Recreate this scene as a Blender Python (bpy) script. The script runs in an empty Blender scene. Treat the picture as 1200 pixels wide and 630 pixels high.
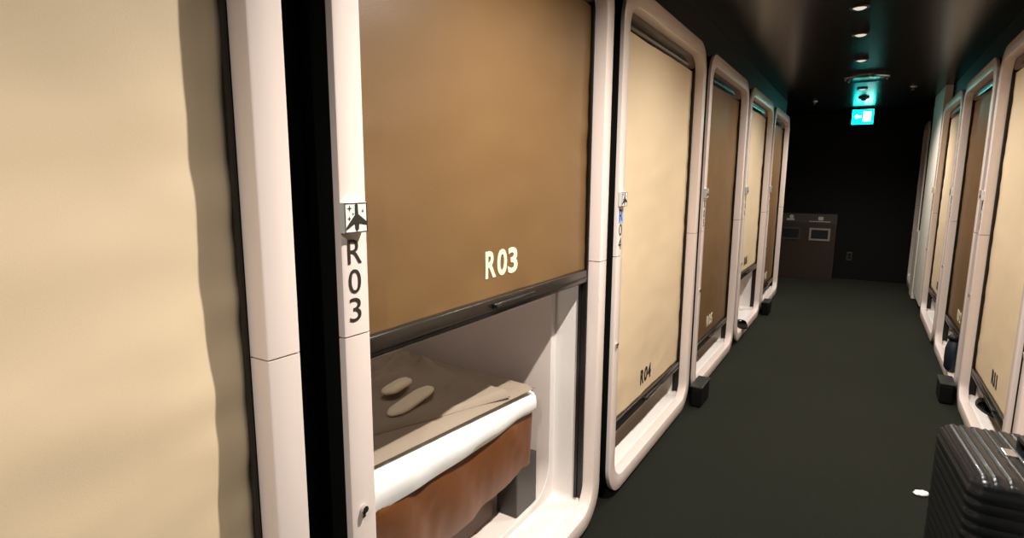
import bpy, bmesh, math, random
from mathutils import Vector, Matrix, noise
random.seed(4)
scene = bpy.context.scene
COL = scene.collection
PI = math.pi

# ------------------------------------------------------------------ measures (metres)
XL, XR = -0.8114, 0.5963        # planes of the two rows of capsule fronts
W = 1.29                        # width of a capsule front
PITCH = 1.3894
ZB, ZT = 0.02, 2.12             # bottom and top of a capsule front
CEIL = 2.33
YEND = 9.35
OPU0, OPZ0, OPZ1 = 0.065, 0.088, 2.048   # opening in the white front
SEAM = 1.075

# ------------------------------------------------------------------ materials
def mat(name, col, rough=0.6, metal=0.0, spec=0.5, bump=0.0, bscale=60, var=0.0, vscale=4, emis=None, estr=0.0, coat=0.0, aniso=None, sheen=0.0):
    m = bpy.data.materials.new(name); m.use_nodes = True
    nt = m.node_tree; b = nt.nodes['Principled BSDF']
    b.inputs['Base Color'].default_value = (*col, 1)
    b.inputs['Roughness'].default_value = rough
    b.inputs['Metallic'].default_value = metal
    b.inputs['Specular IOR Level'].default_value = spec
    b.inputs['Coat Weight'].default_value = coat
    if sheen:
        b.inputs['Sheen Weight'].default_value = sheen; b.inputs['Sheen Tint'].default_value = (.86, .95, .74, 1); b.inputs['Sheen Roughness'].default_value = .4
    tc = nt.nodes.new('ShaderNodeTexCoord')
    if var:
        n = nt.nodes.new('ShaderNodeTexNoise'); n.inputs['Scale'].default_value = vscale; n.inputs['Detail'].default_value = 5
        nt.links.new(tc.outputs['Object'], n.inputs['Vector'])
        r = nt.nodes.new('ShaderNodeMapRange'); r.inputs[1].default_value = .3; r.inputs[2].default_value = .7
        r.inputs[3].default_value = 1 - var; r.inputs[4].default_value = 1 + var
        nt.links.new(n.outputs['Fac'], r.inputs[0])
        v = nt.nodes.new('ShaderNodeVectorMath'); v.operation = 'SCALE'; v.inputs[0].default_value = col
        nt.links.new(r.outputs[0], v.inputs['Scale']); nt.links.new(v.outputs[0], b.inputs['Base Color'])
    if bump:
        n2 = nt.nodes.new('ShaderNodeTexNoise'); n2.inputs['Scale'].default_value = bscale; n2.inputs['Detail'].default_value = 4
        nt.links.new(tc.outputs['Object'], n2.inputs['Vector'])
        bp = nt.nodes.new('ShaderNodeBump'); bp.inputs['Strength'].default_value = bump; bp.inputs['Distance'].default_value = 0.004
        nt.links.new(n2.outputs['Fac'], bp.inputs['Height']); nt.links.new(bp.outputs[0], b.inputs['Normal'])
    if emis:
        b.inputs['Emission Color'].default_value = (*emis, 1); b.inputs['Emission Strength'].default_value = estr
    return m

M = {}
M['frame']   = mat('frame_white', (.82, .70, .645), .26, var=.02, vscale=3)
M['seam']    = mat('seam_grey', (.10, .08, .07), .7)
M['casing']  = mat('casing_black', (.006, .007, .006), .35)
M['liner']   = mat('cabin_lining', (.80, .69, .63), .5, var=.02)
M['sill']    = mat('sill_white', (.85, .80, .76), .35, var=.02, vscale=6)
M['rail']    = mat('rail_black', (.008, .006, .004), .4)
M['header']  = mat('header_black', (.13, .11, .095), .20, metal=1)
M['cream']   = mat('blind_cream', (.79, .625, .42), .62, bump=.05, bscale=450, var=.03, vscale=2.5)
M['brown']   = mat('blind_brown', (.165, .090, .033), .45, bump=.12, bscale=450, var=.07, vscale=2.5)
M['bar']     = mat('bar_black', (.014, .011, .009), .25)
M['inkdark'] = mat('ink_black', (.02, .018, .015), .5)
M['inkpale'] = mat('ink_cream', (.82, .76, .56), .5)
M['plate']   = mat('plate_white', (.82, .80, .76), .35)
M['chrome']  = mat('chrome', (.7, .68, .66), .18, metal=1)
M['tape']    = mat('tape_blue', (.26, .42, .88), .5)
M['skirt']   = mat('leather_brown', (.175, .060, .017), .42, bump=.15, bscale=30, var=.08, vscale=5)
M['sheet']   = mat('sheet_white', (.86, .86, .84), .85, bump=.2, bscale=25)
M['duvet']   = mat('duvet_taupe', (.28, .222, .165), .9, bump=.5, bscale=18, var=.06, vscale=6)
M['pad']     = mat('pad_cream', (.78, .67, .52), .85, bump=.15, bscale=40)
M['legs']    = mat('leg_grey', (.045, .037, .032), .4)
M['under']   = mat('underbed', (.10, .05, .025), .5)
M['floor']   = mat('carpet', (.0098, .0108, .0084), .95, spec=.05, sheen=.15, bump=.5, bscale=260, var=.10, vscale=1.2)
M['wall']    = mat('wall_black', (.006, .006, .006), .42, spec=.35)
M['endwall'] = mat('end_wall_black', (.003, .003, .0027), .7, spec=.3)
M['ceil']    = mat('ceiling_black', (.012, .011, .010), .26, spec=.5)
M['dark']    = mat('black_plastic', (.005, .005, .005), .5, spec=.2)
M['lid']     = mat('lid_grey', (.022, .024, .022), .35)
M['station'] = mat('station_brown', (.035, .020, .012), .5)
M['stationt']= mat('station_taupe', (.05, .042, .034), .5)
M['slot']    = mat('slot_frame', (.30, .27, .24), .35)
M['hole']    = mat('slot_black', (.003, .003, .003), .6)
M['pale']    = mat('pale_print', (.5, .48, .44), .6)
M['case']    = mat('case_black', (.008, .009, .010), .26, spec=.3, coat=.08)
M['case2']   = mat('case_trim', (.012, .012, .013), .4)
M['green']   = mat('exit_green', (.02, .5, .38), .4, emis=(.0, .78, .72), estr=7.0)
M['exwhite'] = mat('exit_white', (.9, .95, .9), .4, emis=(.80, 1.0, .95), estr=5.0)
M['lens']    = mat('lamp_lens', (.9, .9, .85), .4, emis=(1, .93, .84), estr=.6)
M['ring']    = mat('lamp_trim', (.045, .045, .045), .3)
M['white']   = mat('white_panel', (.80, .76, .67), .45, var=.02)
M['blue']    = mat('navy_cloth', (.004, .010, .024), .6)
M['scrap']   = mat('white_paper', (.9, .9, .88), .7)
M['pinkish'] = mat('bedding_brown', (.16, .08, .06), .8, bump=.4, bscale=20)

# ------------------------------------------------------------------ helpers
def link(name, me, m, parent=None, smooth=False):
    if smooth:
        for p in me.polygons: p.use_smooth = True
    o = bpy.data.objects.new(name, me); COL.objects.link(o)
    if m is not None and not me.materials: me.materials.append(m)
    if parent: o.parent = parent
    return o
def obj(name, bm, m, parent=None, smooth=False, recalc=True):
    if recalc: bmesh.ops.recalc_face_normals(bm, faces=bm.faces)
    me = bpy.data.meshes.new(name); bm.to_mesh(me); bm.free()
    return link(name, me, m, parent, smooth)
def smooth_angle(o, ang=40):
    for p in o.data.polygons: p.use_smooth = True
    md = o.modifiers.new('es', 'EDGE_SPLIT'); md.split_angle = math.radians(ang)
    return o
def tag(o, label, cat, group=None):
    o['label'] = label; o['category'] = cat
    if group: o['group'] = group
    return o
def empty(name, loc, rz, label, cat, group=None):
    o = bpy.data.objects.new(name, None); COL.objects.link(o); o.empty_display_size = .1
    o.location = loc; o.rotation_euler = (0, 0, rz)
    return tag(o, label, cat, group)
def add_box(bm, x0, x1, y0, y1, z0, z1, bev=0.0, seg=2):
    r = bmesh.ops.create_cube(bm, size=1)
    vs = r['verts']
    for v in vs:
        v.co = Vector(((x0 + x1) / 2 + v.co.x * (x1 - x0), (y0 + y1) / 2 + v.co.y * (y1 - y0), (z0 + z1) / 2 + v.co.z * (z1 - z0)))
    if bev:
        es = list({e for v in vs for e in v.link_edges})
        bmesh.ops.bevel(bm, geom=es, offset=bev, segments=seg, affect='EDGES', profile=.5)
    return bm
def box(x0, x1, y0, y1, z0, z1, bev=0.0, seg=2):
    return add_box(bmesh.new(), x0, x1, y0, y1, z0, z1, bev, seg)
def add_cyl(bm, c, r, h, axis='Z', seg=32, r2=None, bev=0):
    mt = {'Z': Matrix.Identity(4), 'X': Matrix.Rotation(PI / 2, 4, 'Y'), 'Y': Matrix.Rotation(PI / 2, 4, 'X')}[axis]
    g = bmesh.ops.create_cone(bm, cap_ends=True, segments=seg, radius1=r, radius2=r if r2 is None else r2, depth=h, matrix=Matrix.Translation(c) @ mt)
    return g
def add_lathe(bm, prof, c=(0, 0, 0), seg=32):
    rings = []
    for r, z in prof:
        rings.append([bm.verts.new((c[0] + r * math.cos(2 * PI * k / seg), c[1] + r * math.sin(2 * PI * k / seg), c[2] + z)) for k in range(seg)])
    for a_, b_ in zip(rings, rings[1:]):
        for k in range(seg): bm.faces.new((a_[k], a_[(k + 1) % seg], b_[(k + 1) % seg], b_[k]))
    if prof[0][0] > 1e-6: bm.faces.new(list(reversed(rings[0])))
    if prof[-1][0] > 1e-6: bm.faces.new(rings[-1])
    return bm

def rrect(x0, x1, z0, z1, r, n=10, part=None, seam=None):
    """points of a rounded rectangle in x,z. part 'low' / 'up' gives the half below / above the seam, open."""
    def arc(cx, cz, a0):
        return [(cx + r * math.cos(a0 + PI / 2 * k / n), cz + r * math.sin(a0 + PI / 2 * k / n)) for k in range(n + 1)]
    bl = arc(x0 + r, z0 + r, PI); br = arc(x1 - r, z0 + r, 1.5 * PI)
    tr = arc(x1 - r, z1 - r, 0); tl = arc(x0 + r, z1 - r, PI / 2)
    if part == 'low': return [(x0, seam)] + bl + br + [(x1, seam)]
    if part == 'up': return [(x1, seam)] + tr + tl + [(x0, seam)]
    return bl + br + tr + tl
def sweep(loops, closed=True, close_prof=False, caps=False):
    """loops: list of lists of (x,y,z), all of the same length, bridged one to the next."""
    bm = bmesh.new()
    vv = [[bm.verts.new(p) for p in L] for L in loops]
    n = len(vv[0]); rng = range(n) if closed else range(n - 1)
    pairs = list(zip(vv, vv[1:])) + ([(vv[-1], vv[0])] if close_prof else [])
    for a_, b_ in pairs:
        for k in rng: bm.faces.new((a_[k], a_[(k + 1) % n], b_[(k + 1) % n], b_[k]))
    if caps and not closed:
        bm.faces.new([L[0] for L in vv]); bm.faces.new([L[-1] for L in reversed(vv)])
    return bm

def text_mesh(s, h, wid, weight=0.0, depth=.0012):
    """flat lettering mesh in the x,z plane facing -y, fitted to h x wid, origin at its lower left."""
    cu = bpy.data.curves.new('lettering', 'FONT'); cu.body = s; cu.size = 1; cu.offset = weight; cu.extrude = 0.02; cu.resolution_u = 6
    to = bpy.data.objects.new('lettering_tmp', cu); COL.objects.link(to)
    bpy.context.view_layer.update()
    me = bpy.data.meshes.new_from_object(to.evaluated_get(bpy.context.evaluated_depsgraph_get()))
    bpy.data.objects.remove(to); bpy.data.curves.remove(cu)
    xs = [v.co.x for v in me.vertices]; ys = [v.co.y for v in me.vertices]
    x0, x1, y0, y1 = min(xs), max(xs), min(ys), max(ys)
    for v in me.vertices:
        x, y, z = v.co
        v.co = ((x - x0) / (x1 - x0) * wid, -(z / .02) * depth / 2, (y - y0) / (y1 - y0) * h)
    me.name = 'lettering'
    return me

# ------------------------------------------------------------------ capsule parts (local frame: x across, -y towards the aisle, z up)
def frame_half(part, w):
    s0 = SEAM - .0015 if part == 'low' else SEAM + .0015
    def L(ins, rad, y, op=False):
        if op: pts = rrect(OPU0 - ins, w - OPU0 + ins, OPZ0 - ins, OPZ1 + ins, max(rad + ins, .01), 10, part, s0)
        else: pts = rrect(ins, w - ins, ZB + ins, ZT - ins, rad - ins, 10, part, s0)
        return [(x, y, z) for x, z in pts]
    loops = [L(.0, .15, .016), L(.0, .15, .005), L(.0015, .15, .0015), L(.005, .15, .0),
             L(.004, .10, .0, True), L(.001, .10, .0015, True), L(.0, .10, .005, True), L(.0, .10, .046, True), L(.02, .10, .046, True), L(.03, .10, .02, True)]
    return sweep(loops, closed=False, close_prof=True, caps=True)
def lining(w):
    lp = lambda ins, y, r=.028: [(x, y, z) for x, z in rrect(OPU0 + ins, w - OPU0 - ins, OPZ0 + ins, OPZ1 - ins, r, 10)]
    # channel between the front and the inner liner, then the step and the liner itself
    return sweep([lp(.000, .0461), lp(.000, .178), lp(.003, .181, .028), lp(.028, .181, .13), lp(.031, .184, .13)])
def cabin(w):
    lp = lambda ins, y, r=.13: [(x, y, z) for x, z in rrect(OPU0 + ins, w - OPU0 - ins, OPZ0 + ins + (0), OPZ1 - ins, r, 10)]
    bm = sweep([lp(.031, .184), lp(.031, 1.98), lp(.06, 2.0)])
    bm.verts.ensure_lookup_table()
    n = 44; last = [v for v in bm.verts][-n:]
    bm.faces.new(last)
    return bm
def casing(w):
    lp = lambda ins, y: [(x, y, z) for x, z in rrect(ins, w - ins, ZB + ins, ZT - ins, .15 - ins, 10)]
    bm = sweep([lp(.03, .0165), lp(.006, .0165), lp(.006, 2.02), lp(.03, 2.03)])
    bm.verts.ensure_lookup_table(); bm.faces.new([v for v in bm.verts][-44:])
    return bm
def cloth_y(u, z, zlow, seed, w, amp):
    """depth of the blind cloth at a point: slow sag, small creases at the side hems and near the bottom bar."""
    e = min(u - .066, w - .066 - u)
    side = math.exp(-max(e, 0) / .07)
    d = .0034 * noise.noise(Vector((u * 1.8, z * 2.4, seed)))
    d += .0028 * side * noise.noise(Vector((u * 6 - z * 2, z * 15, seed + 3)))
    low = math.exp(-max(z - zlow, 0) / .05)
    d += .0030 * low * noise.noise(Vector((u * 10, z * 7, seed + 7)))
    d += .0018 * noise.noise(Vector((u * 5 + z * 4, z * 9 - u * 3, seed + 9)))
    return .062 + d * amp
def cloth(w, zlow, seed, fine, amp=1.0):
    bm = bmesh.new(); nu, nz = (90, 130) if fine else (40, 60)
    u0, u1, zt = .0665, w - .0665, 1.985
    g = []
    for j in range(nz + 1):
        z = zlow + (zt - zlow) * j / nz; row = []
        for i in range(nu + 1):
            u = u0 + (u1 - u0) * i / nu
            if 0 < i < nu: pass
            row.append(bm.verts.new((u, cloth_y(u, z, zlow, seed, w, amp), z)))
        g.append(row)
    for j in range(nz):
        for i in range(nu): bm.faces.new((g[j][i], g[j][i + 1], g[j + 1][i + 1], g[j + 1][i]))
    return bm

def aircraft_pictogram(bm_y, x0, z0, s):
    """white plate mark: a parked aircraft seen from above between four-pointed stars."""
    bm = bmesh.new()
    def poly(pts):
        f = [bm.verts.new((x0 + px * s, bm_y, z0 + pz * s)) for px, pz in pts]
        b_ = [bm.verts.new((x0 + px * s, bm_y + .0008, z0 + pz * s)) for px, pz in pts]
        bm.faces.new(f); n = len(f)
        for k in range(n): bm.faces.new((f[k], b_[k], b_[(k + 1) % n], f[(k + 1) % n]))
    poly([(.46, .93), (.50, .97), (.54, .97), (.58, .93), (.59, .62), (.96, .36), (.97, .24), (.62, .30), (.60, .12), (.52, .04), (.45, .12), (.43, .30), (.06, .10), (.07, .20), (.45, .60)])
    def star(cx, cz, r):
        pts = []
        for k in range(8):
            a_ = PI / 4 * k; rr = r if k % 2 == 0 else r * .3
            pts.append((cx + rr * math.cos(a_), cz + rr * math.sin(a_)))
        poly(pts)
    star(.22, .82, .10); star(.20, .48, .075); star(.37, .63, .05); star(.80, .72, .06); star(.83, .30, .045)
    # border
    for a_, b_, c_, d_ in ((0, 1, 0, .03), (0, 1, .97, 1), (0, .03, 0, 1), (.97, 1, 0, 1)):
        poly([(a_, c_), (b_, c_), (b_, d_), (a_, d_)])
    return bm

def make_capsule(num, loc, rz, color, zlow, label, w=W, seed=0, near=False, sign=True, amp=1.0, tape=False, lettering=True, grp=None):
    t = empty('sleeping_capsule', loc, rz, label, 'sleeping capsule', grp)
    up = obj('front_frame', frame_half('up', w), M['frame'], t); smooth_angle(up, 35)
    lo = obj('front_frame', frame_half('low', w), M['frame'], t); smooth_angle(lo, 35)
    cs = obj('casing', casing(w), M['casing'], t); smooth_angle(cs, 35)
    ln = obj('door_lining', lining(w), M['sill'], t); smooth_angle(ln, 35)
    cb = obj('cabin_shell', cabin(w), M['liner'], t); smooth_angle(cb, 35)
    # loose sill plate on the lower lining with its groove
    sp = obj('sill_plate', box(OPU0 + .10, w - OPU0 - .10, .052, .172, OPZ0 + .0005, OPZ0 + .006, .002), M['sill'], t)
    # guide rails in both jambs
    for side in (0, 1):
        x0 = OPU0 + .0005 if side == 0 else w - OPU0 - .0085
        bm = bmesh.new()
        add_box(bm, x0, x0 + .008, .0465, .0545, OPZ0 + .022, OPZ1 - .02)
        add_box(bm, x0, x0 + .008, .0705, .082, OPZ0 + .022, OPZ1 - .02)
        add_box(bm, x0 if side == 0 else x0 + .006, x0 + .002 if side == 0 else x0 + .008, .0465, .082, OPZ0 + .022, OPZ1 - .02)
        obj('guide_rail', bm, M['rail'], t)
    # header cassette with rounded front
    bm = bmesh.new(); prof = []
    for k in range(9):
        a_ = -PI / 2 + PI / 2 * k / 8
        prof.append((.047 + .035 * (1 - math.cos(a_)) * 1.0, 1.972 + .035 * (1 + math.sin(a_))))
    prof += [(.047, 2.0475), (.12, 2.0475), (.12, 1.972)]
    r0 = [bm.verts.new((OPU0 + .010, y, z)) for y, z in prof]; r1 = [bm.verts.new((w - OPU0 - .010, y, z)) for y, z in prof]
    n = len(prof)
    for k in range(n): bm.faces.new((r0[k], r0[(k + 1) % n], r1[(k + 1) % n], r1[k]))
    bm.faces.new(r0); bm.faces.new(list(reversed(r1)))
    hd = obj('blind_cassette', bm, M['header'], t); smooth_angle(hd, 35)
    # blind
    bl = obj('roller_blind', cloth(w, zlow, seed, near, amp), M[color], t, smooth=True)
    md = bl.modifiers.new('thick', 'SOLIDIFY'); md.thickness = .0012; md.offset = 1
    bm = box(OPU0 + .009, w - OPU0 - .009, .047, .078, zlow - .046, zlow + .004, .006, 3)
    add_box(bm, OPU0 + .009, w - OPU0 - .009, .0445, .048, zlow - .030, zlow - .024)
    b = obj('bottom_bar', bm, M['bar'], bl); smooth_angle(b, 35)
    bm = box(.57, .80, .034, .0475, zlow - .022, zlow - .008, .004, 3)
    add_box(bm, .572, .60, .030, .036, zlow - .024, zlow - .010, .003, 2)
    h = obj('pull_handle', bm, M['bar'], bl); smooth_angle(h, 35)
    if lettering and num:
        # drape the lettering on the cloth
        tx, tz = .562, zlow + .06
        if color == 'cream': tx, tz = .545, zlow + .058
        for ch in num:
            wd = {'R': .054, '1': .022}.get(ch, .051)
            me = text_mesh(ch, .077, wd, .028)
            for v in me.vertices:
                u, z = v.co.x + tx, v.co.z + tz
                v.co = (u, cloth_y(u, z, zlow, seed, w, amp) - .0010 + v.co.y, z)
            link('blind_character', me, M['inkpale'] if color == 'brown' else M['inkdark'], bl)
            tx += wd + (.006 if ch != '1' else .024)
    if sign:
        pl = obj('sign_plate', box(-.002, .053, -.015, .0, 1.274, 1.331, .002, 2), M['plate'], t)
        obj('pictogram', aircraft_pictogram(-.0158, -.003, 1.275, .055), M['inkdark'], pl)
        if num:
            for ch, z0, wd in ((num[0], 1.215, .034), (num[1], 1.158, .030), (num[2], 1.103, .028)):
                me = text_mesh(ch, .046, wd if ch != '1' else .010, -.004)
                for v in me.vertices: v.co = (v.co.x + (.014 if ch != '1' else .024), v.co.y - .0008, v.co.z + z0)
                link('jamb_character', me, M['inkdark'], t)
        if tape:
            o = obj('tape_patch', box(.006, .050, -.0007, .0003, 1.207, 1.262), M['tape'], t); o['label'] = 'blue tape patch over the top character'
    # small chrome latch on the jamb
    bm = bmesh.new(); add_cyl(bm, (.028, -.004, .712), .0075, .010, 'Y', 20)
    add_box(bm, .019, .029, -.009, -.003, .696, .712, .0025, 2)
    lk = obj('jamb_latch', bm, M['chrome'], t); smooth_angle(lk, 35)
    return t, bl

def bed_parts(t, w, full):
    """bed seen through the opening; local frame of the capsule."""
    x0, x1 = .115, w - .212
    # upholstered body with creased front
    nx, nz = 60, 14; bm = bmesh.new(); g = []
    prof = [(.24, .298), (.205, .300), (.192, .305), (.186, .34), (.178, .42), (.174, .48), (.172, .53), (.176, .56), (.19, .575), (.26, .58), (.9, .58), (1.7, .58), (1.72, .56), (1.72, .29)]
    for i in range(nx + 1):
        u = x0 + (x1 - x0) * i / nx; row = []
        for k, (y, z) in enumerate(prof):
            a_ = .013 if k < 8 else 0
            e = min(i, nx - i) / nx; yy = y
            if k < 9: yy += .05 * max(0, 1 - e / .04) ** 2
            d = noise.noise(Vector((u * 9 + z * 6, z * 3, 1.7))) + .5 * noise.noise(Vector((u * 22 + z * 15, z * 2, 5)))
            row.append(bm.verts.new((u, yy + a_ * d, z + ((.075 * u - .08) if k < 4 else -.035 * (u - x0) if k < 9 else 0))))
        g.append(row)
    for i in range(nx):
        for k in range(len(prof)):
            k2 = (k + 1) % len(prof)
            bm.faces.new((g[i][k], g[i + 1][k], g[i + 1][k2], g[i][k2]))
    bm.faces.new(g[0]); bm.faces.new(list(reversed(g[-1])))
    o = obj('upholstered_base', bm, M['skirt'], t); smooth_angle(o, 50)
    for u0, u1 in ((x0 + .02, x0 + .22), (x1 - .125, x1 + .025)):
        obj('leg', box(u0, u1, .190, .28, OPZ0 + .032, .33, .004), M['legs'], t)
        obj('leg', box(u0, u1, 1.50, 1.62, OPZ0 + .032, .30, .004), M['legs'], t)
    obj('under_panel', box(x0 + .23, x1 - .17, .27, .29, OPZ0 + .032, .34, .002), M['under'], t)
    if full:
        # white sheet over the mattress, hanging a little over the front edge
        prof = [(.182, .548), (.166, .552), (.158, .565), (.157, .585), (.161, .605), (.172, .618), (.19, .624), (.24, .628), (.32, .63), (.5, .63), (1.68, .63), (1.68, .585), (.2, .585)]
        bm = bmesh.new(); g = []; nx = 90
        for i in range(nx + 1):
            u = x0 - .004 + (x1 - x0 + .010) * i / nx; row = []
            e = min(i, nx - i) / nx
            for k, (y, z) in enumerate(prof):
                d = noise.noise(Vector((u * 7, y * 8 + z * 9, 3.3))) * .006 + noise.noise(Vector((u * 2.2, z * 3, 9))) * .010
                if k > 10: d = 0
                yy = y + (.06 * max(0, 1 - e / .06) ** 2 if k < 8 else 0)
                zz = z - .02 * max(0, 1 - e / .04) ** 2 * (1 if k > 2 and k < 11 else 0)
                low = -.018 * (1 - (u - x0) / (x1 - x0)) + .016 * noise.noise(Vector((u * 5, 2, 2))) if k < 2 else 0
                row.append(bm.verts.new((u, yy + (d if k < 7 else 0), zz + (d * .7 if k >= 5 else 0) + low - .030 * (u - x0) * (k < 12))))
            g.append(row)
        for i in range(nx):
            for k in range(len(prof)):
                k2 = (k + 1) % len(prof)
                bm.faces.new((g[i][k], g[i + 1][k], g[i + 1][k2], g[i][k2]))
        bm.faces.new(g[0]); bm.faces.new(list(reversed(g[-1])))
        o = obj('fitted_sheet', bm, M['sheet'], t); smooth_angle(o, 55)

def copy_tree(o, parent=None):
    c = o.copy(); COL.objects.link(c); c.parent = parent
    for ch in list(o.children): copy_tree(ch, c)
    return c

# ------------------------------------------------------------------ the capsules
YL = lambda n: .7165 + (n - 3) * PITCH            # near edge of a left capsule
YR = lambda n: 4.3054 + (n - 11) * PITCH          # far edge of a right capsule (its left jamb)
left = [
 (2, 'cream', .14, 'white-framed capsule nearest at far left with a fully lowered cream blind', True, 1),
 (3, 'brown', 1.040, 'white-framed capsule R03 whose brown blind is half raised above a bed', True, 2),
 (4, 'cream', .300, 'white-framed capsule R04, cream blind lowered almost to its sill, blue tape on its jamb', True, 3),
 (5, 'brown', .290, 'white-framed capsule R05, brown blind, between capsule R04 and the next cream one', True, 4),
 (6, 'cream', .560, 'white-framed left-row capsule with cream blind stopping well above its bright sill', False, 5),
 (7, 'brown', .220, 'last white-framed capsule of the left row, brown blind, before the dark end wall', False, 6)]
caps = {}
for n, c, zl, lab, fine, sd in left:
    t, bl = make_capsule('R%02d' % n, (XL, YL(n), 0), PI / 2, c, zl, lab, seed=sd, near=fine, amp=2.2 if n == 2 else 1.2, tape=(n == 4), grp='capsules of the left row')
    caps[n] = t
right = [
 (10, 'cream', .27, 'white-framed capsule at right frame edge behind the black suitcase, only its jamb in view', False, 11),
 (11, 'cream', .275, 'white-framed capsule R11 of the right row with cream blind, beyond the black suitcase', True, 12),
 (12, 'brown', .33, 'white-framed right-row capsule with brown blind and a navy bag on its sill', False, 13),
 (13, 'cream', .33, 'white-framed right-row capsule with cream blind next to the white full-height panel', False, 14)]
for n, c, zl, lab, fine, sd in right:
    t, bl = make_capsule('R%02d' % n, (XR, YR(n), 0), -PI / 2, c, zl, lab, seed=sd, near=fine, grp='capsules of the right row')
    caps[n] = t
t, bl = make_capsule('', (XR, 9.30, 0), -PI / 2, 'brown', .25, 'narrow white-framed capsule in the far right corner, beyond the white panels', w=.76, seed=20, sign=False)

# beds: one with its bedding in the open capsule, the others show only below their blinds
BLAB = {2: 'bed behind the lowered cream blind of the nearest left capsule', 4: 'brown upholstered bed glimpsed under the cream blind of R04',
        5: 'brown upholstered bed glimpsed under the brown blind of R05', 6: 'brown upholstered bed in the left-row cream capsule with a high-stopped blind',
        7: 'brown upholstered bed glimpsed in the last capsule of the left row', 11: 'brown upholstered bed glimpsed under the cream blind of R11',
        12: 'brown upholstered bed glimpsed in the right-row capsule with the navy bag', 13: 'brown upholstered bed glimpsed in the cream capsule next to the white panel'}
bed = empty('bed', (XL, YL(3), 0), PI / 2, 'bed with rust-brown skirt and white sheet inside the half-open capsule R03', 'bed', None)
bed_parts(bed, W, True)
proto = None
for n in (4, 5, 6, 7, 11, 12, 13):
    src = caps[n]
    if proto is None:
        proto = empty('bed', src.location, src.rotation_euler.z, BLAB[n], 'bed', 'beds behind the lowered blinds'); bed_parts(proto, W, False); o = proto
    else:
        o = copy_tree(proto)
    o.location = src.location; o.rotation_euler = src.rotation_euler; o['label'] = BLAB[n]

# unseen fill panel and lamp added to brighten the cabins of the open capsules
for n in (3, 6):
    c = caps[n]
    cl = obj('cabin_fill_panel', box(.50, .79, .34, .50, 1.990, 2.010, .004), M['lens'], c)
    L = bpy.data.lights.new('cabin_fill_light', 'AREA'); L.shape = 'RECTANGLE'; L.size = .28; L.size_y = .15; L.energy = 3.0; L.color = (1, .93, .84)
    lo = bpy.data.objects.new('cabin_fill_light', L); COL.objects.link(lo); lo.parent = cl; lo.location = (.645, .42, 1.985)
# folded duvet on the R03 bed (world coordinates relative to the capsule frame)
def soft_slab(x0, x1, y0, y1, z0, h, r, nx, ny, top):
    bm = bmesh.new(); T = []; B = []
    for j in range(ny + 1):
        tr, br_ = [], []
        for i in range(nx + 1):
            s, q = i / nx, j / ny
            x = x0 + (x1 - x0) * s; y = y0 + (y1 - y0) * q
            ex = min(x - x0, x1 - x); ey = min(y - y0, y1 - y); e = min(ex, ey)
            f = math.sqrt(max(0, 1 - (1 - min(e / r, 1)) ** 2))
            tr.append(bm.verts.new((x, y, z0 + h * .5 + (h * .5) * f + top(x, y) * f)))
            br_.append(bm.verts.new((x, y, z0 + h * .5 - h * .5 * f)))
        T.append(tr); B.append(br_)
    for j in range(ny):
        for i in range(nx):
            bm.faces.new((T[j][i], T[j][i + 1], T[j + 1][i + 1], T[j + 1][i])); bm.faces.new((B[j][i], B[j + 1][i], B[j + 1][i + 1], B[j][i + 1]))
    for i in range(nx):
        bm.faces.new((B[0][i], B[0][i + 1], T[0][i + 1], T[0][i])); bm.faces.new((T[ny][i], T[ny][i + 1], B[ny][i + 1], B[ny][i]))
    for j in range(ny):
        bm.faces.new((T[j][0], T[j + 1][0], B[j + 1][0], B[j][0])); bm.faces.new((B[j][nx], B[j + 1][nx], T[j + 1][nx], T[j][nx]))
    return bm
def drape(bm, c, k, u0, fl):
    for v in bm.verts:
        x, y, z = v.co; q = min(1, max(0, (y - .20) / .85))
        v.co = (x * (1 + fl * q * .55), y + (c - k * (x - u0) - .20) * (1 - q), z - .030 * (x - .115))
    return bm
def duvet_top(x, y):
    d = .010 * noise.noise(Vector((x * 6 + y * 3, y * 7, 4.2))) + .014 * noise.noise(Vector((x * 2.6, y * 3, 8)))
    r = noise.noise(Vector((x * 8 - y * 5, y * 4 + x * 6, 1.1))); d += .012 * (1 - abs(r) * 2) * min(1, max(0, (y - .30) / .15))
    d += .035 * min(1, max(0, (y - .40) / .3)) * (1 - .4 * x)
    q = noise.noise(Vector((x * 5 + 3, y * 12 - x * 5, 6.6))); d += .024 * (1 - min(1, abs(q) * 3)) * min(1, max(0, (y - .26) / .1))
    return d
dv = empty('folded_duvet', (XL, YL(3), 0), PI / 2, 'taupe duvet folded in layers on the white sheet of the R03 bed', 'duvet')
o = obj('lower_fold', drape(soft_slab(.14, 1.025, .20, 1.5, .634, .020, .014, 70, 60, lambda x, y: .004 * noise.noise(Vector((x * 5, y * 5, 1)))), .206, .065, .27, .13), M['duvet'], dv); smooth_angle(o, 70)
o = obj('upper_fold', drape(soft_slab(.14, .865, .20, 1.55, .640, .034, .014, 90, 130, duvet_top), .32, .32, .38, .25), M['duvet'], dv); smooth_angle(o, 70)

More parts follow.
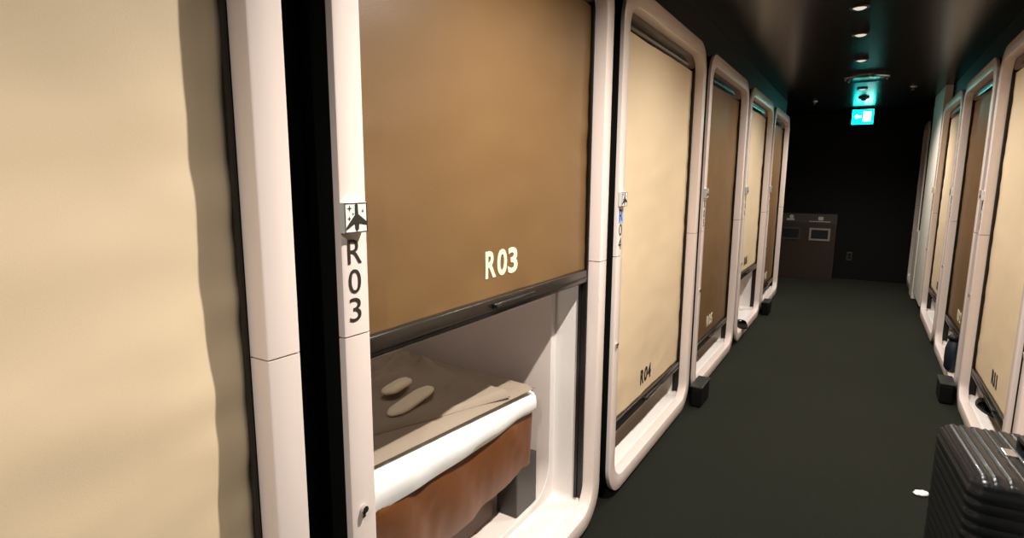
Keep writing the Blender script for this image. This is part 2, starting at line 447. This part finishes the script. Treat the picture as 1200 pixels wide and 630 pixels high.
def oval_pad(name, cx, cy, ang, ln, wd, h, z0, label):
    bm = bmesh.new(); bmesh.ops.create_uvsphere(bm, u_segments=28, v_segments=14, radius=1)
    for v in bm.verts:
        x, y, z = v.co; k = 2.6
        sx = math.copysign(abs(x) ** .75, x); v.co = (sx * ln / 2, y * wd / 2 * (1 - .10 * math.cos(x * 3)), (z * .5 + .5) * h + .003 * noise.noise(Vector((x * 3, y * 3, 2))))
    o = obj(name, bm, M['pad'], None, smooth=True)
    # place in the capsule frame -> world
    o.location = (XL - cy, YL(3) + cx, z0); o.rotation_euler = (0, math.radians(-3), PI / 2 + ang)
    return tag(o, label, 'pad')
def dz(x, y): return .676 - .030 * (x - .115) + duvet_top(x, y)

oval_pad('oval_pad', .585, .365, .12, .235, .068, .030, dz(.585, .365) - .006, 'longer pale oval pad lying on the taupe duvet, nearer the aisle')
oval_pad('oval_pad', .62, .46, .08, .135, .062, .030, dz(.62, .46) - .006, 'shorter pale oval pad on the taupe duvet, behind the longer one')

# ------------------------------------------------------------------ the setting
def struct(name, bm, m):
    o = obj(name, bm, m); o['kind'] = 'structure'; return o
struct('floor', box(-3.2, 3.0, -2.2, 9.6, -.1, 0), M['floor'])
struct('ceiling', box(-3.2, 3.0, -2.2, 9.6, CEIL, CEIL + .1), M['ceil'])
# left wall: fascia above the capsules, black fillers in the gaps, back plane
bm = bmesh.new()
add_box(bm, -3.1, XL - .07, -2.1, 7.74, ZT + .004, CEIL)
for n in range(2, 8): add_box(bm, -2.8, XL - .09, YL(n) + W + .001, YL(n + 1) - .001, 0, ZT + .004)
add_box(bm, -2.8, XL - .05, -2.1, YL(2) - .002, 0, ZT + .004)
add_box(bm, -3.1, -2.9, -2.1, 7.74, 0, ZT + .004)
struct('wall_left', bm, M['wall'])
bm = bmesh.new()
add_box(bm, XR + .07, 2.9, -2.1, YEND, ZT + .004, CEIL)
for n in range(10, 13): add_box(bm, XR + .09, 2.6, YR(n) + .001, YR(n + 1) - W - .001, 0, ZT + .004)
add_box(bm, XR + .05, 2.6, -2.1, YR(10) - W - .002, 0, ZT + .004)
add_box(bm, 2.75, 2.9, -2.1, YEND, 0, ZT + .004)
struct('wall_right', bm, M['wall'])
struct('wall_end', box(-3.1, 2.9, YEND, YEND + .1, 0, CEIL), M['endwall'])
struct('wall_back', box(-3.1, 2.9, -2.2, -2.1, 0, CEIL), M['endwall'])
struct('trim_1', box(XL - .10, XL - .07, 7.60, 7.74, 0, ZT, .002), M['dark'])
# white panels beyond the right row
tag(obj('wall_panel', box(XR - .005, XR + .06, 7.13, 8.08, .10, CEIL - .005, .003), M['white']), 'tall white panel reaching the ceiling beyond the right row of capsules', 'panel')
p = empty('low_partition', (XR, 8.30, 0), 0, 'lower white partition in front of the tall white panel, on the far right', 'partition')
obj('panel_board', box(-.012, .05, -.20, .215, .012, .80, .004), M['white'], p)
obj('foot_strip', box(.0, .05, -.20, .215, 0, .012), M['dark'], p)

# exit sign under the ceiling
ex = empty('exit_sign', (-.098, 8.75, 2.21), 0, 'glowing green exit sign with white running figure, under the ceiling', 'exit sign')
obj('housing', box(-.122, .122, -.018, .018, -.10, .09, .006), M['dark'], ex)
obj('lit_panel', box(-.118, .118, -.0215, -.0178, -.096, .086, .001), M['green'], ex)
bm = box(.005, .090, -.024, -.0215, -.062, .058, .002)
o = obj('doorway_symbol', bm, M['exwhite'], ex)
bm = bmesh.new()
add_cyl(bm, (.050, -.0245, .034), .011, .002, 'Y', 18)
for (xa, za, xb, zb, tk) in ((.050, .022, .044, -.008, .010), (.044, -.006, .062, -.026, .007), (.062, -.026, .058, -.048, .006), (.044, -.006, .028, -.028, .007), (.028, -.028, .014, -.030, .006), (.050, .018, .068, .006, .006), (.050, .018, .030, .010, .006)):
    d = Vector((xb - xa, 0, zb - za)); nrm = Vector((-d.z, 0, d.x)).normalized() * tk / 2
    P = [Vector((xa, -.0255, za)) + nrm, Vector((xb, -.0255, zb)) + nrm, Vector((xb, -.0255, zb)) - nrm, Vector((xa, -.0255, za)) - nrm]
    f = [bm.verts.new(q) for q in P]; b_ = [bm.verts.new(q + Vector((0, .0015, 0))) for q in P]
    bm.faces.new(f); bm.faces.new(list(reversed(b_)))
    for k in range(4): bm.faces.new((f[k], b_[k], b_[(k + 1) % 4], f[(k + 1) % 4]))
obj('running_figure', bm, M['green'], ex)
bm = bmesh.new()
for pts in ([(-.095, 0), (-.060, .030), (-.060, .012), (-.018, .012), (-.018, -.012), (-.060, -.012), (-.060, -.030)],):
    f = [bm.verts.new((x, -.0240, z)) for x, z in pts]; b_ = [bm.verts.new((x, -.0216, z)) for x, z in pts]
    bm.faces.new(f)
    for k in range(len(f)): bm.faces.new((f[k], b_[k], b_[(k + 1) % len(f)], f[(k + 1) % len(f)]))
obj('arrow_symbol', bm, M['exwhite'], ex)
bm = bmesh.new(); add_cyl(bm, (-.07, 0, .105), .006, .032); add_cyl(bm, (.07, 0, .105), .006, .032)
obj('hanger', bm, M['dark'], ex)

# downlights
LX = -.108
def lamp(y, label, group=None):
    t = empty('downlight', (LX, y, CEIL), 0, label, 'ceiling light', group)
    bm = add_lathe(bmesh.new(), [(.036, -.0005), (.050, -.0005), (.050, -.006), (.046, -.010), (.038, -.009), (.036, -.004)], seg=36)
    o = obj('trim_ring', bm, M['ring'], t); smooth_angle(o, 40)
    bm = add_lathe(bmesh.new(), [(.0, -.016), (.018, -.014), (.032, -.007), (.037, -.001)], seg=36)
    o = obj('lens', bm, M['lens'], t, smooth=True)
    L = bpy.data.lights.new('downlight_lamp', 'SPOT'); L.energy = LAMP[y]; L.spot_size = math.radians(150); L.spot_blend = 1.0
    L.shadow_soft_size = .018; L.color = (1.0, .94, .86)
    lo = bpy.data.objects.new('lamp_glow', L); COL.objects.link(lo); lo.location = (LX, y, CEIL - .035)
    return t
LAMP = {-.55: 120, 1.33: 235, 2.62: 74, 3.82: 62, 4.50: 58, 5.42: 75, 7.05: 135}
LL = {3.82: 'dim round ceiling downlight, nearest of the three in view', 4.50: 'round ceiling downlight, middle of the three in view',
      5.42: 'bright round ceiling downlight, next to the large round ceiling grille', 7.05: 'small round ceiling fixture between the grille and exit sign',
      -.55: 'ceiling downlight behind the viewer', 1.33: 'ceiling downlight overhead in front of capsule R03', 2.62: 'ceiling downlight overhead in front of capsule R04'}
for y in LAMP: lamp(y, LL[y], 'round downlights along the aisle ceiling')

# large round ceiling grille
g = empty('ceiling_grille', (-.075, 6.33, CEIL), 0, 'large dark round ceiling grille with shiny rim, past the last bright downlight', 'ceiling grille')
bm = add_lathe(bmesh.new(), [(.150, -.0005), (.185, -.0005), (.185, -.008), (.165, -.020), (.150, -.018)], seg=48)
o = obj('rim', bm, M['chrome'], g); smooth_angle(o, 40)
bm = bmesh.new()
for r in (.03, .06, .09, .12): add_lathe(bm, [(r, -.012), (r + .012, -.016), (r + .012, -.019), (r, -.015), (r, -.012)], seg=40)
for k in range(4): add_box(bm, -.15 if k % 2 else -.004, .15 if k % 2 else .004, -.004 if k % 2 else -.15, .004 if k % 2 else .15, -.013, -.009)
o = obj('louvre', bm, M['lid'], g); smooth_angle(o, 40)
bm = bmesh.new()
for k in range(8):
    a_ = PI / 4 * k + .2; bmesh.ops.create_uvsphere(bm, u_segments=10, v_segments=6, radius=.006, matrix=Matrix.Translation((.168 * math.cos(a_), .168 * math.sin(a_), -.020)))
o = obj('screw_caps', bm, M['chrome'], g, smooth=True)
# sprinkler heads
def sprinkler(x, y, label):
    t = empty('sprinkler', (x, y, CEIL), 0, label, 'sprinkler')
    o = obj('escutcheon', add_lathe(bmesh.new(), [(.006, -.0005), (.032, -.0005), (.030, -.006), (.010, -.012)], seg=28), M['chrome'], t); smooth_angle(o, 40)
    bm = bmesh.new(); add_cyl(bm, (0, 0, -.022), .006, .024); add_cyl(bm, (0, 0, -.040), .016, .002); add_box(bm, -.013, -.011, -.002, .002, -.040, -.012); add_box(bm, .011, .013, -.002, .002, -.040, -.012)
    obj('head', bm, M['chrome'], t)
sprinkler(.33, 7.15, 'small shiny sprinkler head on the ceiling right of the exit sign')
sprinkler(-.60, 7.9, 'small sprinkler head on the ceiling left of the exit sign')
sd = empty('smoke_detector', (-.095, 7.75, CEIL), 0, 'small round detector on the ceiling just before the exit sign', 'smoke detector')
o = obj('base_disc', add_lathe(bmesh.new(), [(.0, -.0005), (.055, -.0005), (.053, -.014), (.038, -.020)], seg=32), M['ring'], sd); smooth_angle(o, 40)
o = obj('sensor_dome', add_lathe(bmesh.new(), [(.0, -.040), (.016, -.038), (.026, -.030), (.028, -.0205)], seg=32), M['dark'], sd); smooth_angle(o, 60)

# waste station at the end wall
ws = empty('waste_station', (-.72, YEND, 0), 0, 'low dark brown waste cabinet with two slots against the end wall', 'waste cabinet')
obj('cabinet_body', box(-.75, .44, -.34, -.002, 0, .80, .004), M['station'], ws)
obj('top_panel', box(-.75, .44, -.345, -.002, .802, .93, .003), M['stationt'], ws)
for cx, m_ in ((.24, 'slot'), (-.13, 'stationt')):
    bm = bmesh.new()
    for b_ in ((-.13, .13, .15, .175), (-.13, .13, .0, .025), (-.13, -.105, .025, .15), (.105, .13, .025, .15)):
        add_box(bm, cx + b_[0], cx + b_[1], -.355, -.341, .56 + b_[2], .56 + b_[3])
    f = obj('slot_frame', bm, M[m_], ws)
    if m_ == 'slot': f['label'] = 'pale frame around the right slot'
    obj('slot_opening', box(cx - .105, cx + .105, -.346, -.3405, .585, .71), M['hole'], f)
bm = bmesh.new(); add_box(bm, .10, .36, -.3475, -.3452, .822, .832); add_box(bm, .21, .27, -.3475, -.3452, .845, .895)
obj('waste_symbol', bm, M['pale'], ws)
bm = bmesh.new(); add_box(bm, -.19, -.09, -.3475, -.3452, .835, .860); add_cyl(bm, (-.13, -.3465, .885), .028, .002, 'Y', 16)
obj('waste_symbol', bm, M['pale'], ws)
so = empty('wall_outlet', (-.10, YEND, .33), 0, 'small grey outlet plate low on the dark end wall', 'outlet')
obj('cover_plate', box(-.035, .035, -.008, -.0005, -.06, .06, .003), M['legs'], so)
bm = bmesh.new(); add_box(bm, -.016, .016, -.010, -.0082, -.035, -.005, .001); add_box(bm, -.016, .016, -.010, -.0082, .005, .035, .001); obj('socket', bm, M['dark'], so)

# dark floor boxes by the brown capsules
def floor_box(x0, x1, y0, y1, h, label):
    t = empty('floor_box', ((x0 + x1) / 2, (y0 + y1) / 2, 0), 0, label, 'box', 'black boxes on the aisle floor')
    a_, b_ = (x1 - x0) / 2, (y1 - y0) / 2
    obj('container', box(-a_ + .004, a_ - .004, -b_ + .004, b_ - .004, 0, h - .012, .012, 3), M['dark'], t)
    obj('lid', box(-a_, a_, -b_, b_, h - .012, h, .003), M['lid'], t)
floor_box(XL + .004, XL + .080, 3.40, 3.62, .135, 'black box with grey lid at the near corner of capsule R05')
floor_box(XL + .004, XL + .080, 6.26, 6.48, .14, 'black box at the near corner of the last left-row capsule')
floor_box(XR - .085, XR - .004, 4.30, 4.50, .135, 'black box with grey lid at the near corner of the right-row brown capsule')

# things on the sills
bm = bmesh.new()
for k, dy in enumerate((0, .12)):
    pass
sl = empty('slipper', (XL - .02, 5.30, OPZ0 + .006), .35, 'black slipper lying across the bright sill of the left-row cream capsule', 'slipper')
def slipper_parts(t):
    bm = bmesh.new(); n = 24; L0 = []; L1 = []
    for k in range(n):
        a_ = 2 * PI * k / n; x = .045 * math.cos(a_) * (1 + .12 * math.sin(a_)); y = .13 * math.sin(a_)
        L0.append(bm.verts.new((x, y, 0))); L1.append(bm.verts.new((x, y, .014)))
    bm.faces.new(L1); bm.faces.new(list(reversed(L0)))
    for k in range(n): bm.faces.new((L0[k], L0[(k + 1) % n], L1[(k + 1) % n], L1[k]))
    obj('sole', bm, M['dark'], t)
    bm = bmesh.new(); g = []
    for j in range(7):
        y = .02 + .10 * j / 6; w_ = .046 * math.sqrt(max(.02, 1 - (y / .135) ** 2)); row = []
        for i in range(11):
            a_ = PI * i / 10; row.append(bm.verts.new((w_ * math.cos(a_), y, .012 + .038 * math.sin(a_) * (1 - .5 * j / 6))))
        g.append(row)
    for j in range(6):
        for i in range(10): bm.faces.new((g[j][i], g[j][i + 1], g[j + 1][i + 1], g[j + 1][i]))
    o = obj('upper', bm, M['dark'], t, smooth=True); md = o.modifiers.new('t', 'SOLIDIFY'); md.thickness = .003
slipper_parts(sl)
s2 = copy_tree(sl); s2.location = (XR + .115, 4.04, OPZ0 + .006); s2.rotation_euler = (0, 0, .15); s2['label'] = 'dark slipper on the sill of capsule R11 at its far end'

# navy bag on the sill of the brown right capsule
bg = empty('navy_bag', (XR + .022, 4.80, OPZ0 + .006), 0, 'small upright navy bag with black top on the right-row sill', 'bag')
prof = [(.0, 0), (.040, .002), (.052, .02), (.056, .09), (.054, .15), (.040, .20), (.028, .215)]
bm = add_lathe(bmesh.new(), prof, seg=28)
for v in bm.verts:
    v.co.y *= 1.25; k = 1 + .10 * noise.noise(v.co * 14); v.co.x *= k * .85; v.co.y *= k
o = obj('bag_body', bm, M['blue'], bg, smooth=True)
bm = add_lathe(bmesh.new(), [(.024, .210), (.036, .216), (.042, .232), (.030, .246), (.0, .248)], seg=28)
for v in bm.verts: v.co.y *= 1.2
obj('bag_top', bm, M['dark'], bg, smooth=True)

# ------------------------------------------------------------------ suitcase
sc_ = empty('suitcase', (.432, 2.115, 0), math.radians(5.5), 'black ribbed hard-shell suitcase standing at the lower right of the aisle', 'suitcase')
hx, hy, z0, z1 = .136, .222, .055, .582
def shell():
    bm = bmesh.new(); r = .045; cz = (z0 + z1) / 2; hz = (z1 - z0) / 2
    n = 70
    def P(a_, b_, face):
        # a_, b_ in -1..1
        if face[0] == 'x': p = Vector((face[1], a_, b_))
        elif face[0] == 'y': p = Vector((a_, face[1], b_))
        else: p = Vector((a_, b_, face[1]))
        q = Vector((p.x * hx, p.y * hy, p.z * hz))
        c = Vector((max(-hx + r, min(hx - r, q.x)), max(-hy + r, min(hy - r, q.y)), max(-hz + r, min(hz - r, q.z))))
        d = q - c
        if d.length < 1e-9: d = Vector((face[1] if face[0] == 'x' else 0, face[1] if face[0] == 'y' else 0, face[1] if face[0] == 'z' else 0))
        d.normalize(); s = c + d * r
        # ribs: along y on the top and bottom, level bands around the sides
        def rib(v, pitch): 
            t_ = (v / pitch) % 1.0
            return max(0, 1 - abs(t_ - .5) / .22) ** .5 if abs(t_ - .5) < .22 else 0
        topw = abs(d.z) ** 2; sidew = 1 - topw
        g_ = -.0045 * (topw * rib(s.x + hx, .034) + sidew * rib(s.z + hz, .034))
        s += d * g_
        if abs(s.x) < .004: s -= d * .003
        return Vector((s.x, s.y, s.z + cz))
    for face in (('x', 1), ('x', -1), ('y', 1), ('y', -1), ('z', 1), ('z', -1)):
        g = []
        for j in range(n + 1):
            g.append([bm.verts.new(P(-1 + 2 * i / n, -1 + 2 * j / n, face)) for i in range(n + 1)])
        for j in range(n):
            for i in range(n): bm.faces.new((g[j][i], g[j][i + 1], g[j + 1][i + 1], g[j + 1][i]))
    bmesh.ops.remove_doubles(bm, verts=bm.verts, dist=1e-5)
    return bm
o = obj('shell', shell(), M['case'], sc_, smooth=True)
bm = bmesh.new()
add_box(bm, .040, .066, -.085, -.070, .580, .607, .004); add_box(bm, .040, .066, .070, .085, .580, .607, .004); add_box(bm, .040, .066, -.085, .085, .599, .615, .006, 3)
o = obj('carry_handle', bm, M['case2'], sc_); smooth_angle(o, 35)
o = obj('trolley_handle', box(.085, .115, -.13, .13, .572, .591, .006, 3), M['case2'], sc_); smooth_angle(o, 35)
bm = bmesh.new()
for yy in (-.10, .10): add_cyl(bm, (.100, yy, .592), .006, .004, 'Z', 14)
for yy in (-.095, .095): add_cyl(bm, (.053, yy, .583), .006, .006, 'Z', 14)
obj('chrome_rivet', bm, M['chrome'], sc_)
bm = bmesh.new(); add_box(bm, -.012, .020, -.020, .030, .577, .5855, .003)
obj('lock', bm, M['chrome'], sc_)
for sx in (-1, 1):
    for sy in (-1, 1):
        bm = bmesh.new(); add_cyl(bm, (sx * .105, sy * .175, .024), .024, .022, 'X', 28)
        wh = obj('wheel', bm, M['case2'], sc_); smooth_angle(wh, 35)
        obj('wheel_fork', box(sx * .105 - .018, sx * .105 + .018, sy * .175 - .014, sy * .175 + .014, .040, .066, .004), M['case2'], wh)

# small white scrap on the floor beside the suitcase
bm = bmesh.new(); bmesh.ops.create_icosphere(bm, subdivisions=3, radius=1)
for v in bm.verts:
    k = 1 + .25 * noise.noise(v.co * 2.3); v.co = Vector((v.co.x * .030 * k, v.co.y * .022 * k, max(0, v.co.z * .5 + .5) * .018 * k))
o = obj('paper_scrap', bm, M['scrap'], None, smooth=True); o.location = (.333, 2.945, .0); o.rotation_euler = (0, 0, .5)
tag(o, 'small white crumpled scrap lying on the dark floor beyond the suitcase', 'scrap')

# ------------------------------------------------------------------ exit-sign glow, world, camera
w_ = bpy.data.worlds.new('world'); scene.world = w_; w_.use_nodes = True
w_.node_tree.nodes['Background'].inputs[0].default_value = (.02, .02, .02, 1); w_.node_tree.nodes['Background'].inputs[1].default_value = .3

f_, yaw, pit, rol = 662.185, .5522, .1559, .0066
cam = bpy.data.cameras.new('camera'); cam.sensor_fit = 'HORIZONTAL'; cam.sensor_width = 36; cam.lens = f_ / 1200 * 36; cam.clip_start = .02
co = bpy.data.objects.new('camera', cam); COL.objects.link(co); scene.camera = co
F = Vector((-math.sin(yaw) * math.cos(pit), math.cos(yaw) * math.cos(pit), -math.sin(pit)))
R = Vector((math.cos(yaw), math.sin(yaw), 0)); U = R.cross(F)
R2 = R * math.cos(rol) + U * math.sin(rol); U2 = U * math.cos(rol) - R * math.sin(rol)
mw = Matrix((( R2.x, U2.x, -F.x, 0), (R2.y, U2.y, -F.y, 0), (R2.z, U2.z, -F.z, 1.3731), (0, 0, 0, 1)))
co.matrix_world = mw
vs = scene.view_settings
vs.view_transform = 'Standard'; vs.look = 'None'; vs.gamma = 1; vs.use_curve_mapping = False; vs.exposure = 0.0
